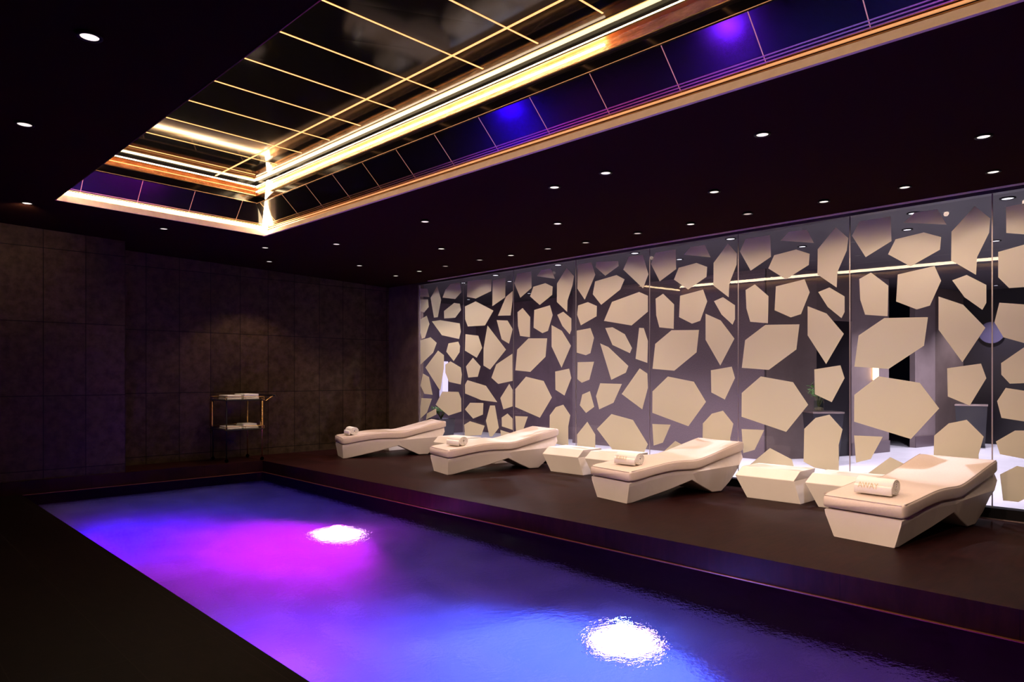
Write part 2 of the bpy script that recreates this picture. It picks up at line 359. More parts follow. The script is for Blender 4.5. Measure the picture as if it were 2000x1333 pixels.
# leaning joints of the side panels
for k in range(-1, 15):
    y = .2+.715*k
    if y > CY1-.1: continue
    for sx, nx in ((CX1, 1), (CX0, -1)):
        zz = zc(sx, y); bm = BM(); P = []
        for h in (.13, .42):
            o = slant(h); P += [(sx+nx*(o-.003), y-.0035, zz+h), (sx+nx*(o+.003), y-.0035, zz+h), (sx+nx*(o+.003), y+.0035, zz+h), (sx+nx*(o-.003), y+.0035, zz+h)]
        hexa(bm, P); obj('joint', bm, M_seamd, cof)
for k in range(4):
    x = CX0+.28+.69*k; zz = zc(x, CY1); bm = BM(); P = []
    for h in (.14, .42):
        o = slant(h); P += [(x-.0035, CY1+o-.003, zz+h), (x+.0035, CY1+o-.003, zz+h), (x+.0035, CY1+o+.003, zz+h), (x-.0035, CY1+o+.003, zz+h)]
    hexa(bm, P); obj('joint', bm, M_seamd, cof)

# ------------------------------------------------------------------ downlights
def make_downlight(m, r=.05):
    t = empty('downlight')
    bm = BM(); lathe(bm, [(r+.022, .0), (r+.022, -.006), (r+.004, -.008), (r, .0), (r*.95, .02)], n=28, capb=False, capt=False)
    obj('trim_ring', bm, M_slot, t, True)
    bm = BM(); disc(bm, (0,0,-.002), r); obj('lens', bm, m, t)
    return t
ORD = ['first','second','third','fourth','fifth','sixth','seventh','eighth','ninth','tenth','eleventh']
ROWS = [
 ('row along the glass wall', .05, [(1940,336),(1767,366),(1609,394),(1460,418),(1349,438),(1245,456),(1144,474),(1070,486),(998,499),(937,508),(870,520)], {3,5,6,7,9,10}, 54, 165, 'nearest'),
 ('row over the loungers', .05, [(1921,267),(1395,375),(1089,437),(862,486),(702,519)], set(), 70, 110, 'nearest'),
 ('row beside the coffer', .05, [(1489,263),(1183,338),(1083,366),(830,433),(657,477),(526,511)], set(), 130, 105, 'nearest'),
 ('row behind the coffer', .05, [(320,447),(518,484)], set(), 16, 140, 'leftmost'),
 ('row left of the coffer', .055, [(175,72),(48,243),(53,397)], set(), 14, 130, 'nearest'),
 ('pair in the far right corner', .05, [(773,539),(819,530)], set(), 45, 100, 'leftmost'),
]
for rn, r, pts, dim, pw, ang, first in ROWS:
    for k, p in enumerate(pts):
        x, y, z = onC(*p, dz=-.004)
        d = make_downlight(M_lensd if k in dim else M_lens, r)
        d.location = (x, y, z-.003)
        tag(d, 'small recessed downlight, %s of the %s' % (first if k == 0 else ORD[k]+' from '+('near' if first == 'nearest' else 'left')+' end', rn), 'ceiling light', 'recessed downlights over the pool hall')
        l = bpy.data.lights.new('bulb', 'SPOT'); l.energy = pw; l.color = WARM; l.spot_size = math.radians(ang); l.spot_blend = 1.0 if ang == 165 else .4; l.shadow_soft_size = .03
        lo = bpy.data.objects.new('bulb', l); COL.objects.link(lo); lo.parent = d; lo.location = (0, 0, -.03)

# two unseen downlights added for brightness, plus aimed spots added along that row
for k, (x, y) in enumerate([(1.12, 2.85), (1.12, .75)]):
    d = make_downlight(M_lens, .055); d.location = (x, y, zc(x, y)-.003)
    tag(d, 'small added downlight left of the coffer, %s' % ['closer to the viewer than the frame shows','closest to the viewer, outside the frame'][k], 'ceiling light', 'recessed downlights over the pool hall')
for (x, y), (tx, ty) in {(1.12, 7.1): (7.3, 9.5), (1.12, 5.0): (7.2, 6.0), (1.12, 2.85): (7.2, 2.9), (1.12, .75): (7.1, 1.6), (1.65, 10.3): (1.6, 13.2)}.items():
    l = bpy.data.lights.new('bulb', 'SPOT'); l.energy = 70 if y > 10 else 620; l.color = WARM; l.spot_size = math.radians(85 if y > 10 else 42); l.spot_blend = 1; l.shadow_soft_size = .05  # aimed spot added inside each fitting to brighten loungers and pier
    d = min((o for o in COL.objects if o.name.startswith('downlight')), key=lambda o: (o.location.x-x)**2+(o.location.y-y)**2)
    lo = bpy.data.objects.new('bulb', l); COL.objects.link(lo); lo.parent = d; lo.location = (0, 0, -.04)
    lo.rotation_euler = Vector((tx-x, ty-y, (3.6 if y > 10 else .35)-zc(x, y))).to_track_quat('-Z', 'Y').to_euler()

# rails at the ceiling in front of the glass
bm = BM()
for X in (GX-.13, GX-.075): box(bm, X, X+.012, -3, 12.25, 3.722, 3.731)
tag(obj('trim_2', bm, M_prail), kind='structure')
bm = BM(); box(bm, GX-.02, GX+.14, -3.2, BY, 0, .12); tag(obj('trim_3', bm, M_slot), kind='structure')
bm = BM(); box(bm, GX-.07, GX-.055, -3.1, 12.7, .0, .008); box(bm, GX-.045, GX-.035, -3.1, 12.7, .0, .008); tag(obj('trim_4', bm, M_rail), kind='structure')
bm = BM(); box(bm, GX-.03, GX+.10, -3.2, 12.74, 3.69, 3.735); tag(obj('trim_5', bm, mat('header', (.03,.018,.022), .4)), kind='structure')

# ------------------------------------------------------------------ glass wall with frosted stone-like shapes
SEAM = [12.712, 11.186, 9.673, 8.077, 6.511, 4.97, 3.414, 1.867, .32, -1.23]
def T(ox, oy, sc, pts): return [(ox+u/sc, oy+v/sc) for u, v in pts]
def poly(pan, pts):                        # photo outline -> (distance from the pane's left joint, height)
    return [(SEAM[pan]-onX(px, py, GX)[0], onX(px, py, GX)[1]) for px, py in pts]
s5 = 4.9925; s4 = 4.4433
A = [poly(4, T(1080,460,s5,p)) for p in ([(955,280),(1000,170),(1195,130),(1200,330),(1040,450)], [(1275,190),(1340,100),(1480,95),(1535,215)],
      [(1565,270),(1705,80),(1812,175),(1790,285),(1718,470),(1712,605),(1563,490)])]
A += [poly(6, T(1700,360,s4,[(150,610),(215,480),(460,420),(610,460),(600,570),(345,715)]))]
A += [poly(5, p) for p in ([(1456,567),(1474,556),(1500.6,579),(1499.5,632),(1465,629),(1457.5,603)], [(1515,560),(1571,546),(1581,571.5),(1564,614),(1544,620.5),(1512.5,606.5)],
      [(1597.6,571),(1619.5,562),(1649,579.5),(1649,610),(1643,622),(1616,600)], [(1577,598.6),(1614,613),(1647.6,652.6),(1613,711.6),(1577,655.6)],
      [(1494.5,635),(1561,634),(1555,683),(1501,723),(1448.5,719),(1455,665)], [(1590,722),(1641,714),(1649,739),(1624,786),(1591,770.5)],
      [(1448.4,768),(1485.5,735.7),(1548.5,747),(1578,791),(1535,844),(1448,814.5)], [(1592.4,816.7),(1619.5,810.4),(1645,839),(1637.5,869.6),(1638,922),(1590,914),(1569,902),(1570.4,838)],
      [(1503.5,875.6),(1546,897.7),(1551,914),(1549,936),(1462,926),(1464,908)])]
A += [poly(6, [(1667.6,851),(1723.5,853.5),(1700,897),(1671.5,904)])]
B = [poly(3, T(1080,460,s5,p)) for p in ([(240,300),(250,250),(375,240),(412,385),(310,628),(237,520)], [(420,260),(635,250),(640,300),(510,395),(415,310)],
      [(685,335),(740,200),(875,190),(930,380),(878,518)], [(410,450),(620,388),(698,430),(655,530),(470,678),(388,575)], [(245,685),(340,652),(428,690),(425,790),(272,878),(235,775)],
      [(575,650),(840,553),(925,590),(925,745),(765,880),(497,835)], [(232,930),(365,905),(400,1000),(365,1150),(320,1170),(232,1145)], [(510,905),(580,897),(700,965),(770,1100),(750,1150),(580,1070)],
      [(840,903),(885,905),(925,1030),(920,1245),(805,1205)], [(460,1055),(540,1090),(735,1275),(710,1340),(568,1410)])]
B += [poly(3, T(1080,700,s5,p)) for p in ([(240,40),(400,35),(355,210),(280,240),(238,205)], [(460,245),(672,252),(590,435),(450,500),(420,370)], [(845,100),(920,150),(925,290),(870,500),(670,350)],
      [(285,355),(360,322),(402,475),(322,535),(262,460)], [(570,545),(780,603),(925,840),(860,980),(640,970),(428,690)], [(335,620),(412,745),(412,900),(235,890),(235,745)])]
Cc = [poly(1, T(780,500,s5,p)) for p in ([(660,400),(665,250),(760,210),(900,230),(895,345),(745,418)], [(910,240),(1035,215),(1033,405),(907,492)], [(1105,345),(1108,430),(1085,582),(962,585),(1040,400)],
      [(640,495),(745,445),(918,535),(835,680),(668,690),(642,620)], [(950,628),(1055,632),(1112,715),(1070,858),(998,815)], [(645,765),(770,780),(808,898),(755,995),(640,925)],
      [(860,680),(1040,915),(885,1110),(820,1070),(822,900)], [(718,995),(793,1080),(765,1180),(672,1188),(650,1080)], [(1103,955),(1113,1220),(965,1250),(898,1190),(945,1060)])]
Cc += [poly(1, T(780,700,s5,p)) for p in ([(665,215),(845,270),(955,430),(800,410),(642,345),(640,260)], [(1072,250),(1110,310),(1108,470),(1015,500),(985,390)], [(690,435),(820,438),(815,550),(720,590),(640,500)],
      [(885,462),(932,462),(970,680),(905,765),(880,765),(845,610)], [(1055,540),(1110,590),(1110,700),(1000,665),(998,580)], [(690,615),(832,660),(800,750),(640,760),(632,650)], [(985,700),(1080,730),(1080,790),(995,800)])]
D = [poly(0, T(780,500,s5,p)) for p in ([(205,310),(275,320),(292,403),(205,395)], [(370,290),(408,430),(375,600),(338,603),(305,410)], [(450,330),(500,255),(590,230),(605,355),(545,422),(422,408)],
      [(206,425),(280,425),(287,500),(240,555),(206,540)], [(535,460),(590,468),(602,530),(545,605),(438,612),(435,540)], [(268,585),(294,665),(250,800),(220,808),(206,750),(206,620)],
      [(318,640),(400,628),(590,660),(600,740),(583,812),(415,775)], [(206,825),(305,795),(365,850),(330,945),(208,1060)], [(480,855),(575,838),(592,880),(588,940),(530,1028),(458,935)],
      [(378,925),(435,970),(435,1100),(400,1320),(255,1090)], [(500,1030),(600,1090),(610,1160),(600,1255),(485,1230),(448,1140),(448,1060)])]
D += [poly(0, T(780,700,s5,p)) for p in ([(232,150),(290,185),(325,358),(245,348),(206,265)], [(420,325),(578,330),(603,395),(605,520),(480,560),(355,455)], [(215,390),(318,395),(270,530),(206,590),(206,480)], [(360,490),(362,550),(260,600),(270,540)])]
E_ = [poly(7, T(1700,360,s4,p)) for p in ([(1172,200),(1420,150),(1420,445),(1175,425)], [(1105,590),(1333,525),(1420,520),(1480,700),(1400,890),(1200,903),(1105,810)], [(1115,1030),(1400,1050),(1460,1250),(1400,1400),(1150,1330),(1072,1200)])]
E_ += [poly(7, T(1700,640,s4,p)) for p in ([(1130,310),(1333,170),(1450,140),(1450,480),(1205,488),(1132,410)], [(1170,525),(1400,560),(1420,830),(1133,785),(1095,640)], [(1085,990),(1250,895),(1400,895),(1450,1100),(1330,1140),(1120,1100)])]
E_ += [poly(7, T(1400,840,3.3333,p)) for p in ([(1840,290),(1950,235),(2040,250),(2100,400),(1960,470),(1860,460)],)]
E_ += [[(t+.85 if min(q[0] for q in pl) < .6 else t, z) for t, z in pl] for pl in [] ]
PAT = [D, Cc, A, B, A, A, A, E_, A]
NAMES = ['tall clear glass wall panel with frosted shapes, in the far corner beside the back wall', 'second glass wall panel from the far corner, with slanted frosted shards',
 'third glass wall panel from the far corner, behind the headrest of the third lounger', 'glass wall panel with loosely scattered frosted shapes, fourth from the far corner',
 'fifth glass wall panel from the far corner, behind the headrest of the second lounger', 'glass wall panel in front of the potted plant in the lobby', 'wide glass wall panel behind the nearest white side tables and the nearest lounger',
 'glass wall panel cut by the right edge of the photo', 'glass wall panel beyond the right edge of the photo']
GZ = .12
for k in range(9):
    ya, yb = SEAM[k]-.006, SEAM[k+1]+.006
    g = empty('glass_panel', (GX, ya, GZ), 0, NAMES[k], 'glass panel', 'frosted glass wall panels')
    bm = BM(); box(bm, -.006, .006, -(ya-yb), 0, 0, 3.70-GZ); obj('pane', bm, M_glass, g)
    bm = BM(); wdt = ya-yb
    for pl in PAT[k]:
        pp = [(min(max(t, .012), wdt-.012), min(max(z, GZ+.01), 3.61)) for t, z in pl]
        cl = []
        for p in pp:
            if not cl or abs(p[0]-cl[-1][0])+abs(p[1]-cl[-1][1]) > .012: cl.append(p)
        if len(cl) < 3: continue
        a = [bm.verts.new((-.0072, -t, z-GZ)) for t, z in cl]; b = [bm.verts.new((-.0062, -t, z-GZ)) for t, z in cl]
        bm.faces.new(a); bm.faces.new(b[::-1])
        for i in range(len(cl)): bm.faces.new((a[i], a[(i+1)%len(cl)], b[(i+1)%len(cl)], b[i]))
    obj('frosted_film', bm, M_frost, g)['label'] = 'cream frosted stone-shaped film'
    bm = BM(); box(bm, -.004, .004, -.0, .012, 0, 3.70-GZ); obj('edge_joint', bm, mat('joint_metal', (.55,.48,.48), .3, .7), g)

# ------------------------------------------------------------------ loungers
def interp(tab, x):
    for (a, b), (c, d) in zip(tab, tab[1:]):
        if x <= c: return b+(d-b)*(x-a)/(c-a) if c > a else d
    return tab[-1][1]
def smooth_tab(tab, x, w=.09):
    return sum(interp(tab, min(max(x+w*t, tab[0][0]), tab[-1][0])) for t in (-1,-.5,0,.5,1))/5
TOP = [(0,.42),(.2,.44),(.5,.478),(.65,.498),(.9,.505),(1.18,.495),(1.38,.535),(1.65,.60),(1.92,.665),(2.12,.71)]
MBT = [(0,.275),(.2,.305),(.45,.345),(.76,.372),(1.2,.36),(1.38,.405),(1.65,.465),(2.12,.565)]
BOT = [(0,.0),(.10,.0),(.32,.042),(.72,.118),(1.13,.22),(1.36,.11),(1.58,.012),(1.76,.012),(1.90,.13),(2.03,.28),(2.10,.45)]
WBT = [(0,.30),(.72,.33),(1.13,.36),(1.58,.31),(1.76,.31),(2.03,.35),(2.10,.37)]
def make_lounger():
    t = empty('lounger')
    xs = [0,.10,.32,.55,.72,.93,1.13,1.25,1.36,1.47,1.58,1.67,1.76,1.83,1.90,1.97,2.03,2.10]
    secs = []
    for x in xs:
        zt = interp(MBT, x)-.004; zb = interp(BOT, x); wt, wb = .378, interp(WBT, x)
        xb = x+.03 if x == 0 else x
        c = .008
        zm = zt-.05 if x < 1.2 else min(zt-.03, .34+.04*(x-1.3)); wm = wb+(wt-wb)*.9 if x < 1.2 else .395; wt2 = wt if x < 1.2 else .365
        secs.append([(xb,-wb+c,zb),(xb,wb-c,zb),(xb,wb,zb+c),(x,wm,max(zm, zb+.02)),(x,wt2,zt-c),(x,wt2-c,zt),(x,-wt2+c,zt),(x,-wt2,zt-c),(x,-wm,max(zm, zb+.02)),(xb,-wb,zb+c)])
    bm = BM(); loft(bm, secs); obj('base', bm, M_white, t)['label'] = 'white faceted shell base'
    bm = BM(); secs = []; N = 54; hw = .405
    for i in range(N+1):
        x = -.012+2.145*i/N; xx = min(max(x, 0), 2.12)
        zt, zb = smooth_tab(TOP, xx), smooth_tab(MBT, xx)+.002
        e = min(i, N-i); sh = (0.022, .008, .002)[e] if e < 3 else 0
        w = hw-sh; zt -= sh; zb += sh*.6
        loop = []; r = .026
        for cx, cz, a0 in ((w-r, zb+r, -PI/2), (w-r, zt-r, 0), (-w+r, zt-r, PI/2), (-w+r, zb+r, PI)):
            for q in range(5):
                a = a0+q*PI/8; loop.append((x, cx+r*math.cos(a), cz+r*math.sin(a)))
            if a0 == 0:            # slightly hollowed top between the side rolls
                for q in (.75, .5, .25, 0, -.25, -.5, -.75): loop.append((x, w*q, zt-.010*(1-q*q)*(1 if 3 <= i <= N-3 else .3)))
        secs.append(loop)
    loft(bm, secs); m = obj('mattress', bm, M_leather, t, True); m['label'] = 'beige leather mattress'
    bm = BM()
    for s in (-1, 1): tube(bm, [(x, s*(hw-.012), smooth_tab(TOP, x)-.004) for x in [.02+.05*i for i in range(42)]], .0045, 6)
    tube(bm, [(-.004, y, smooth_tab(TOP, 0)-.014) for y in (-hw+.03, 0, hw-.03)], .0045, 6)
    obj('piping', bm, M_pipe, m)
    return t
lg = make_lounger()
LG = [((7.11, 2.475), -8.7, 'nearest white lounger with a beige mattress, a rolled towel lettered in gold on its foot'),
      ((7.19, 5.60), -12, 'second white lounger from the viewer, standing between two pairs of side tables'),
      ((7.20, 9.20), -15, 'third white lounger from the viewer, its towel close to the overlapping side tables behind'),
      ((7.20, 12.45), -20, 'furthest white lounger, standing close to the tiled back wall')]
for k, (p, a, lab) in enumerate(LG):
    o = lg if k == 0 else copy_tree(lg)
    o.location = (p[0], p[1], 0); o.rotation_euler = (0, 0, math.radians(a)); tag(o, lab, 'lounger', 'white loungers along the deck')
def on_lounger(k, x, y):
    (px, py), a, _ = LG[k]; a = math.radians(a)
    return px+x*math.cos(a)-y*math.sin(a), py+x*math.sin(a)+y*math.cos(a), smooth_tab(TOP, x)

# rolled towels
def make_towel(text):
    t = empty('rolled_towel'); bm = BM(); L = .17
    R0, R1, turns, th = .012, .066, 4.2, .0085; N = 110; out, inn = [], []
    for i in range(N+1):
        a = turns*2*PI*i/N; r = R0+(R1-R0)*i/N; A_ = -a+PI*.98+turns*2*PI
        out.append((r*math.cos(A_)*1.12, r*math.sin(A_)*.93)); inn.append(((r-th)*math.cos(A_)*1.12, (r-th)*math.sin(A_)*.93))
    # the loose end comes down the front as a flap
    out += [(-.079,-.010), (-.081,-.061)]; inn += [(-.068,-.012), (-.068,-.061)]
    n = len(out); G = []
    for y in (-L, -L+.006, L-.006, L):
        k = 1 if abs(y) < L else .97
        G.append(([bm.verts.new((a*k, y, b*k)) for a, b in out], [bm.verts.new((a*k, y, b*k)) for a, b in inn]))
    for (o1, i1), (o2, i2) in zip(G, G[1:]):
        for i in range(n-1):
            bm.faces.new((o1[i], o1[i+1], o2[i+1], o2[i])); bm.faces.new((i1[i+1], i1[i], i2[i], i2[i+1]))
        bm.faces.new((o1[-1], i1[-1], i2[-1], o2[-1])); bm.faces.new((o1[0], o2[0], i2[0], i1[0]))
    for o1, i1 in (G[0], G[-1]):
        for i in range(n-1): bm.faces.new((o1[i], o1[i+1], i1[i+1], i1[i]))
    r = obj('roll', bm, M_towel, t, True); r.location = (0, 0, .061)
    if text:
        cu = bpy.data.curves.new('lettering', 'FONT'); cu.body = 'AWAY'; cu.size = .062; cu.extrude = .0008; cu.align_x = 'CENTER'; cu.align_y = 'CENTER'
        tmp = bpy.data.objects.new('tmp', cu); COL.objects.link(tmp); dg = bpy.context.evaluated_depsgraph_get()
        me = bpy.data.meshes.new_from_object(tmp.evaluated_get(dg)); bpy.data.objects.remove(tmp); me.materials.clear(); me.materials.append(M_gold)
        e = bpy.data.objects.new('lettering', me); COL.objects.link(e); e.parent = t; e['label'] = 'gold embroidered lettering AWAY'
        e.rotation_euler = (math.radians(82), 0, -PI/2); e.location = (-.088, .035, .055+.004)
    return t
TW = [(0, .30, .0, True, 3, 'rolled white towel with gold lettering, lying on the nearest lounger'), (1, .34, .0, True, 6, 'rolled cream towel on the second lounger from the viewer'),
      (2, .34, .0, False, 10, 'rolled white towel on the third lounger from the viewer'), (3, .26, .03, False, 6, 'rolled white towel on the furthest lounger by the back wall')]
protos = {}
for k, x, y, tx, da, lab in TW:
    t = copy_tree(protos[tx]) if tx in protos else make_towel(tx); protos.setdefault(tx, t)
    X, Y, Z = on_lounger(k, x, y); t.location = (X, Y, Z-.001); t.scale = (1.35, 1.06, 1.35); t.rotation_euler = (0, 0, math.radians(LG[k][1]+da)); tag(t, lab, 'towel', 'rolled towels on the loungers')

# ------------------------------------------------------------------ side tables
def make_table():
    t = empty('side_table')
    def ring(xa, xb, ya, yb, z, bev=.004): return [(xa,ya,z),(xb,ya,z),(xb,yb,z),(xa,yb,z)]
    bm = BM(); loft(bm, [ring(-.24,.25,-.36,.36,0), ring(-.30,.30,-.30,.50,.292)], True); obj('body', bm, M_table, t)
    bm = BM(); loft(bm, [ring(-.30,.30,-.30,.50,.2925), ring(-.215,.25,-.345,.44,.412)], True); tp = obj('top', bm, M_table, t); tp['label'] = 'bevelled upper part with flat top'
    for o in t.children:
        b = o.modifiers.new('bevel', 'BEVEL'); b.width = .004; b.segments = 2; b.limit_method = 'ANGLE'
    return t
tb = make_table(); first = True
for X, Y, lab in ((8.93, 4.11, 'faceted white side table left of its twin, between the two nearest loungers'), (8.93, 3.17, 'faceted white side table half hidden behind the nearest lounger'),
                  (8.95, 7.69, 'faceted white side table left of its twin, beside the second lounger'), (8.95, 6.75, 'faceted white side table half hidden behind the second lounger towel'),
                  (8.93, 10.72, 'faceted white side table just behind the foot of the third lounger'), (8.93, 9.80, 'faceted white side table half hidden by the towel of the third lounger'),
                  (8.85, 13.12, 'faceted white side table behind the furthest lounger, in the far corner')):
    o = tb if first else copy_tree(tb); first = False; o.location = (X, Y, 0); tag(o, lab, 'side table', 'faceted white side tables')

# ------------------------------------------------------------------ towel trolley by the back wall
cart = empty('towel_trolley', (5.19, 13.0, 0), 0, 'two-tier black and brass trolley holding folded towels against the dark back wall', 'trolley')
cw, cl = .66, .72
for x, y in ((.0,.06),(cw,.0),(.0,cl),(cw,cl-.05)):
    bm = BM(); tube(bm, [(x,y,.07),(x,y,1.20)], .011, 10); obj('leg', bm, M_blackm if x == 0 else M_brass, cart, True)
    bm = BM(); 
    for s in (-1, 1): lathe(bm, [(.035,-.008),(.035,.008)], n=16)
    bmesh.ops.rotate(bm, verts=bm.verts, cent=(0,0,0), matrix=Matrix.Rotation(PI/2, 3, 'X')); bmesh.ops.translate(bm, verts=bm.verts, vec=(x,y,.035))
    obj('wheel', bm, M_blackm, cart)
for z, nm in ((1.16,'upper tray'), (.60,'lower tray')):
    bm = BM(); box(bm, -.05, cw+.03, -.02, cl+.03, z, z+.02, .006); o = obj('tray', bm, M_blackm, cart); o['label'] = nm
    bm = BM(); zz = z+.075
    tube(bm, [(-.05,-.02,zz),(cw+.03,-.02,zz),(cw+.03,cl+.03,zz),(-.05,cl+.03,zz),(-.05,-.02,zz)], .005, 6)
    for x, y in ((-.05,-.02),(cw+.03,-.02),(cw+.03,cl+.03),(-.05,cl+.03),(cw/2,-.02)): tube(bm, [(x,y,z+.02),(x,y,zz)], .004, 6)
    obj('gallery_rail', bm, M_brass, o)
bm = BM(); tube(bm, [(cw+.03,.05,1.18),(cw+.10,.05,1.15),(cw+.20,.05,1.22),(cw+.26,.05,1.25)], .010, 8); tube(bm, [(cw+.03,cl-.05,1.18),(cw+.10,cl-.05,1.15),(cw+.20,cl-.05,1.22),(cw+.26,cl-.05,1.25)], .010, 8)
h_ = obj('handle', bm, M_brass, cart, True); bm = BM(); tube(bm, [(cw+.26,.0,1.25),(cw+.26,cl,1.25)], .016, 10); obj('grip', bm, M_blackm, h_, True)
bm = BM(); box(bm, cw+.02, cw+.035, .03, .14, .68, 1.15, .003); obj('side_bar', bm, M_brass, cart)['label'] = 'flat brass side bar'
bm = BM(); box(bm, -.075, -.055, cl-.14, cl-.02, .66, 1.14, .003); obj('side_bar', bm, M_brass, cart)
def folded(x, y, z, w, d, h, lab):
    t = empty('folded_towel', (x, y, z), 0, lab, 'towel', 'folded towels on the trolley'); bm = BM()
    n = 3
    for i in range(n): box(bm, -w/2+.004*i, w/2-.003*i, -d/2, d/2, h*i/n+.001, h*(i+1)/n-.001, min(.009, h/n*.45), 3)
    obj('cloth', bm, M_towel, t, True)
folded(5.36, 13.32, 1.181, .28, .42, .085, 'folded white towel on the upper tray of the trolley, left pile'); folded(5.68, 13.32, 1.181, .30, .46, .105, 'folded white towel on the upper tray of the trolley, right pile')
folded(5.36, 13.30, .621, .28, .40, .055, 'folded white towel on the lower tray of the trolley, left one'); folded(5.68, 13.30, .621, .30, .40, .05, 'folded white towel on the lower tray of the trolley, lower right one')
folded(5.68, 13.31, .672, .27, .34, .04, 'thin folded towel lying on top of the lower right one on the trolley')

# ------------------------------------------------------------------ lobby behind the glass
LH = 3.72
bm = BM(); box(bm, GX+.04, 21, -3.2, 16.2, -.3, -.002); struct('floor', bm, M_lfloor)
bm = BM(); box(bm, GX+.10, 21, -3.2, 16.2, LH, LH+.2); struct('ceiling', bm, M_lceil)
def wall_seg(name, p, q, z0, z1, m, th=.12):
    d = Vector((q[0]-p[0], q[1]-p[1])); n = Vector((d.y, -d.x)).normalized()*th
    if n.dot(Vector((p[0], p[1]))) < 0: n = -n
    bm = BM(); P = [p, q, (q[0]+n.x, q[1]+n.y), (p[0]+n.x, p[1]+n.y)]
    hexa(bm, [(x,y,z0) for x,y in P]+[(x,y,z1) for x,y in P]); return struct(name, bm, m)
wall_seg('wall_lobby_textured', (12.9, 11.2), (12.9, 6.28), 0, LH, M_tex)
wall_seg('wall_lobby_brown', (12.95, 6.26), (13.9, 5.68), 0, LH, M_brown)
wall_seg('door_1', (13.9, 5.70), (14.85, 5.40), 0, 2.75, M_dark)
wall_seg('wall_lobby_over_door', (13.9, 5.68), (14.85, 5.36), 2.75, LH, M_brown)
wall_seg('wall_lobby_mauve', (14.85, 5.36), (16.23, 5.09), 0, LH, M_mauve)
wall_seg('wall_lobby_opening', (16.2, 6.1), (17.9, 5.8), 0, LH, M_dark)
wall_seg('wall_lobby_column', (17.6, 4.97), (18.5, 4.80), 0, LH, M_mauve)
wall_seg('wall_lobby_beyond_column', (18.5, 4.80), (19.9, 4.55), 0, LH, M_brown)
wall_seg('wall_lobby_black', (19.9, 4.6), (19.9, -3.2), 0, LH, M_dark)
wall_seg('wall_lobby_end', (21, 15.6), (GX+.1, 15.6), 0, LH, noisy('lobby_plum', (.09,.06,.08), (.13,.085,.11), 2, .6, 0))
wall_seg('wall_lobby_far', (13.6, 15.6), (13.6, 11.0), 0, LH, noisy('lobby_plum2', (.09,.055,.07), (.13,.08,.10), 2, .6, 0))
wall_seg('baseboard_lobby', (14.84, 5.345), (16.24, 5.07), 0, .25, M_skirt, .02)
wall_seg('baseboard_column', (17.59, 4.95), (18.5, 4.78), 0, .25, M_skirt, .02)
# plants, pedestals
def plant(parent, n, h, spread, seed):
    rd = random.Random(seed); bl, bs = BM(), BM()
    for i in range(n):
        a = rd.uniform(0, 2*PI); l = h*rd.uniform(.55, 1); s = spread*rd.uniform(.3, 1)
        p0 = Vector((0,0,0)); p1 = Vector((s*.4*math.cos(a), s*.4*math.sin(a), l*.6)); p2 = Vector((s*math.cos(a), s*math.sin(a), l*rd.uniform(.75, 1)))
        tube(bs, [p0, p1, p2], [.006,.004,.002], 5)
        for k in range(7):
            t = rd.uniform(.45, 1); b = p1.lerp(p2, (t-.45)/.55); d = Vector((rd.uniform(-1,1), rd.uniform(-1,1), rd.uniform(-.2,.9))).normalized()
            L = rd.uniform(.06, .12); u = d.cross(Vector((0,0,1))).normalized()*L*.22; up = Vector((0,0,.012))
            v = [bl.verts.new(x) for x in (b, b+d*L*.5+u, b+d*L, b+d*L*.5-u, b+d*L*.5-up, b+d*L*.45+up*.3)]
            bl.faces.new((v[0],v[1],v[5])); bl.faces.new((v[1],v[2],v[5])); bl.faces.new((v[2],v[3],v[5])); bl.faces.new((v[3],v[0],v[5]))
            bl.faces.new((v[1],v[0],v[4])); bl.faces.new((v[2],v[1],v[4])); bl.faces.new((v[3],v[2],v[4])); bl.faces.new((v[0],v[3],v[4]))
    f = obj('foliage', bl, M_leaf, parent); s_ = obj('stem', bs, M_stem, parent, True)
    return f, s_
def pedestal(x, y, rz, h, wt, wb, lab):
    t = empty('pedestal', (x, y, 0), rz, lab, 'pedestal')
    bm = BM(); loft(bm, [[(-wb,-wb,0),(wb,-wb,0),(wb,wb,0),(-wb,wb,0)], [(-wt,-wt,h-.03),(wt,-wt,h-.03),(wt,wt,h-.03),(-wt,wt,h-.03)]]); obj('body', bm, M_planter, t)
    bm = BM(); box(bm, -wt-.01, wt+.01, -wt-.01, wt+.01, h-.029, h, .004); obj('top_plate', bm, M_rail, t)
    return t
pedestal(13.0, 5.20, .75, .98, .27, .20, 'tapered glossy black pedestal carrying a leafy plant, behind the glass')
v = empty('plant_vase', (12.92, 5.24, .981), 0, 'clear glass vase with a leafy green plant on the black pedestal', 'plant')
bm = BM(); lathe(bm, [(.075,0),(.085,.01),(.085,.20),(.080,.20),(.080,.012)], n=24, capt=False); obj('glass_vase', bm, M_vase, v, True)
bm = BM(); lathe(bm, [(.075,.013),(.078,.06),(.05,.075),(.001,.08)], n=20, capt=False); obj('pebbles', bm, M_soil, v)
f, s_ = plant(v, 18, .46, .30, 3); f.location = s_.location = (0,0,.07)
p2 = empty('planter', (10.35, 13.15, 0), 0, 'low dark planter with green leaves in the far corner behind the glass', 'plant')
bm = BM(); loft(bm, [[(-.2,-.2,0),(.2,-.2,0),(.2,.2,0),(-.2,.2,0)], [(-.24,-.24,.62),(.24,-.24,.62),(.24,.24,.62),(-.24,.24,.62)]]); obj('pot', bm, M_planter, p2)
f, s_ = plant(p2, 20, .40, .30, 9); f.location = s_.location = (0,0,.60)
pedestal(18.85, 4.15, .2, .98, .31, .26, 'wide black pedestal in front of the lobby column, far behind the glass')
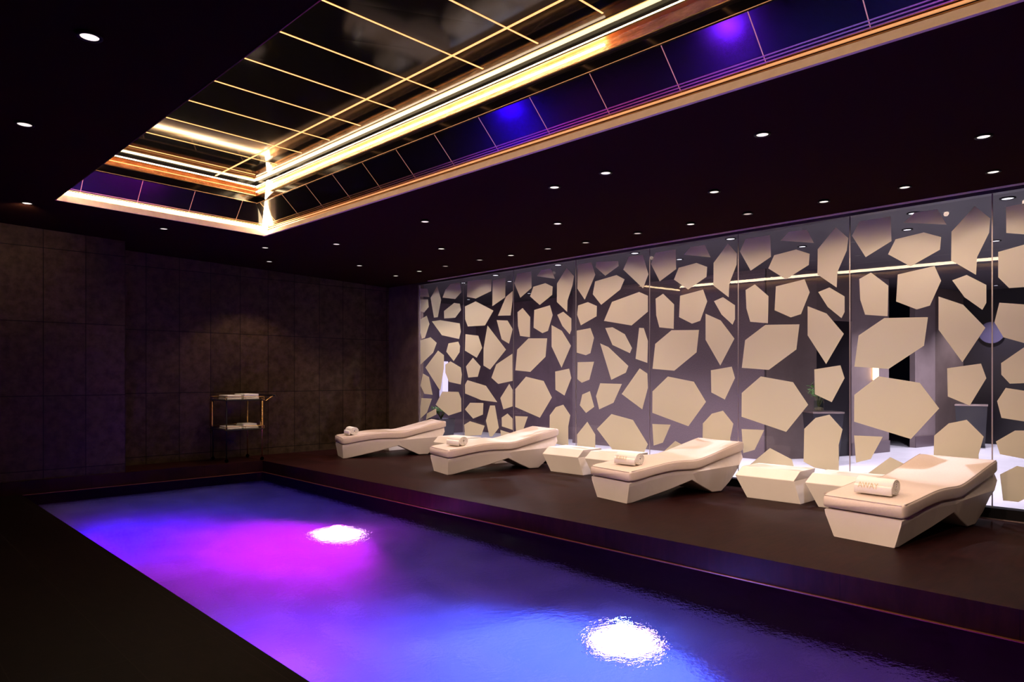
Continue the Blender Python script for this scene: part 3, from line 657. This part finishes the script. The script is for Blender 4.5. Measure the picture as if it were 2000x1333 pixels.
# wall lamp, lit column, round sign, shelf
w = empty('wall_sconce', (15.62, 5.16, 1.55), 0, 'narrow golden wall lamp on the mauve lobby wall', 'lamp')
bm = BM(); box(bm, -.05, .05, -.05, .04, 0, .34, .005); obj('shade', bm, mat('sconce', (1,.8,.5), .5, emit=(1,.62,.25), es=5), w)
bm = BM(); box(bm, .055, .10, -.03, .04, .02, .20, .004); obj('bracket', bm, M_blackm, w)
bm = BM(); box(bm, 12.02, 12.22, 15.2, 15.35, 0.9, 2.05, .01); tag(obj('light_column', bm, mat('lit_column', (.9,.85,1), .5, emit=(.70,.62,.95), es=.7)), 'upright lavender lit panel seen through the furthest glass panel', 'light panel')
x_, y_ = 19.86, 0
yy, zz = onX(1937, 650, 19.86)
sg = empty('round_sign', (19.86, yy, zz), 0, 'round violet sign on the black lobby wall', 'sign')
bm = BM(); lathe(bm, [(.26,0),(.26,.02)], n=36); bmesh.ops.rotate(bm, verts=bm.verts, cent=(0,0,0), matrix=Matrix.Rotation(-PI/2, 3, 'Y')); obj('plate', bm, M_disc, sg)
# lobby downlights
for k, (x, y) in enumerate([(12.4, 12.2), (12.2, 14.3), (10.9, 13.3)]):  # three downlights added to brighten the dark far end
    d = make_downlight(M_lensc, .05); d.location = (x, y, LH-.004)
    tag(d, 'small added lobby downlight near the far end wall behind the glass, %s' % ['beside the woven wall','by the lit lavender panel','above the low planter'][k], 'ceiling light', 'added lobby downlights at the far end')
    l = bpy.data.lights.new('bulb', 'SPOT'); l.energy = 60; l.color = COOL; l.spot_size = math.radians(165); l.spot_blend = .9; l.shadow_soft_size = .05
    lo = bpy.data.objects.new('bulb', l); COL.objects.link(lo); lo.parent = d; lo.location = (0,0,-.05)
for k, p in enumerate([(1968,388),(1785,417),(1427,467),(1240,495),(1090,518),(968,538)]):
    x, y = onZ(*p, LH-.006); d = make_downlight(M_lensc, .06); d.location = (x, y, LH-.004)
    tag(d, 'bright cool downlight just behind the glass, %s in its row' % ('nearest' if k == 0 else ORD[k]+' from the near end'), 'ceiling light', 'lobby downlights close to the glass')
    l = bpy.data.lights.new('bulb', 'SPOT'); l.energy = 60; l.color = COOL; l.spot_size = math.radians(120); l.spot_blend = .5; l.shadow_soft_size = .04
    lo = bpy.data.objects.new('bulb', l); COL.objects.link(lo); lo.parent = d; lo.location = (0,0,-.03)
for k, p in enumerate([(1945,471),(1772,449),(1567,482),(1887,542),(1945,558),(1821,525),(1327,507),(1181,527),(995,550),(905,553)]):
    x, y = onZ(*p, LH-.006)
    if x > 19.5 or y > 15 or y < -3: continue
    d = make_downlight(M_lensc, .05); d.location = (x, y, LH-.004)
    tag(d, 'small lobby downlight deeper behind the glass, %s' % ['gilded one by the right edge','above the wide frosted hexagon','over the pedestal','beside the round sign','above the round sign','nearer the mauve column','over the woven wall','left of the woven wall middle','above the third panel from the far corner','furthest left'][k], 'ceiling light', 'lobby downlights deep in the room')
    l = bpy.data.lights.new('bulb', 'SPOT'); l.energy = 300 if k > 7 else 520; l.color = COOL; l.spot_size = math.radians(150 if k > 7 else 105); l.spot_blend = .8; l.shadow_soft_size = .04
    lo = bpy.data.objects.new('bulb', l); COL.objects.link(lo); lo.parent = d; lo.location = (0,0,-.03)
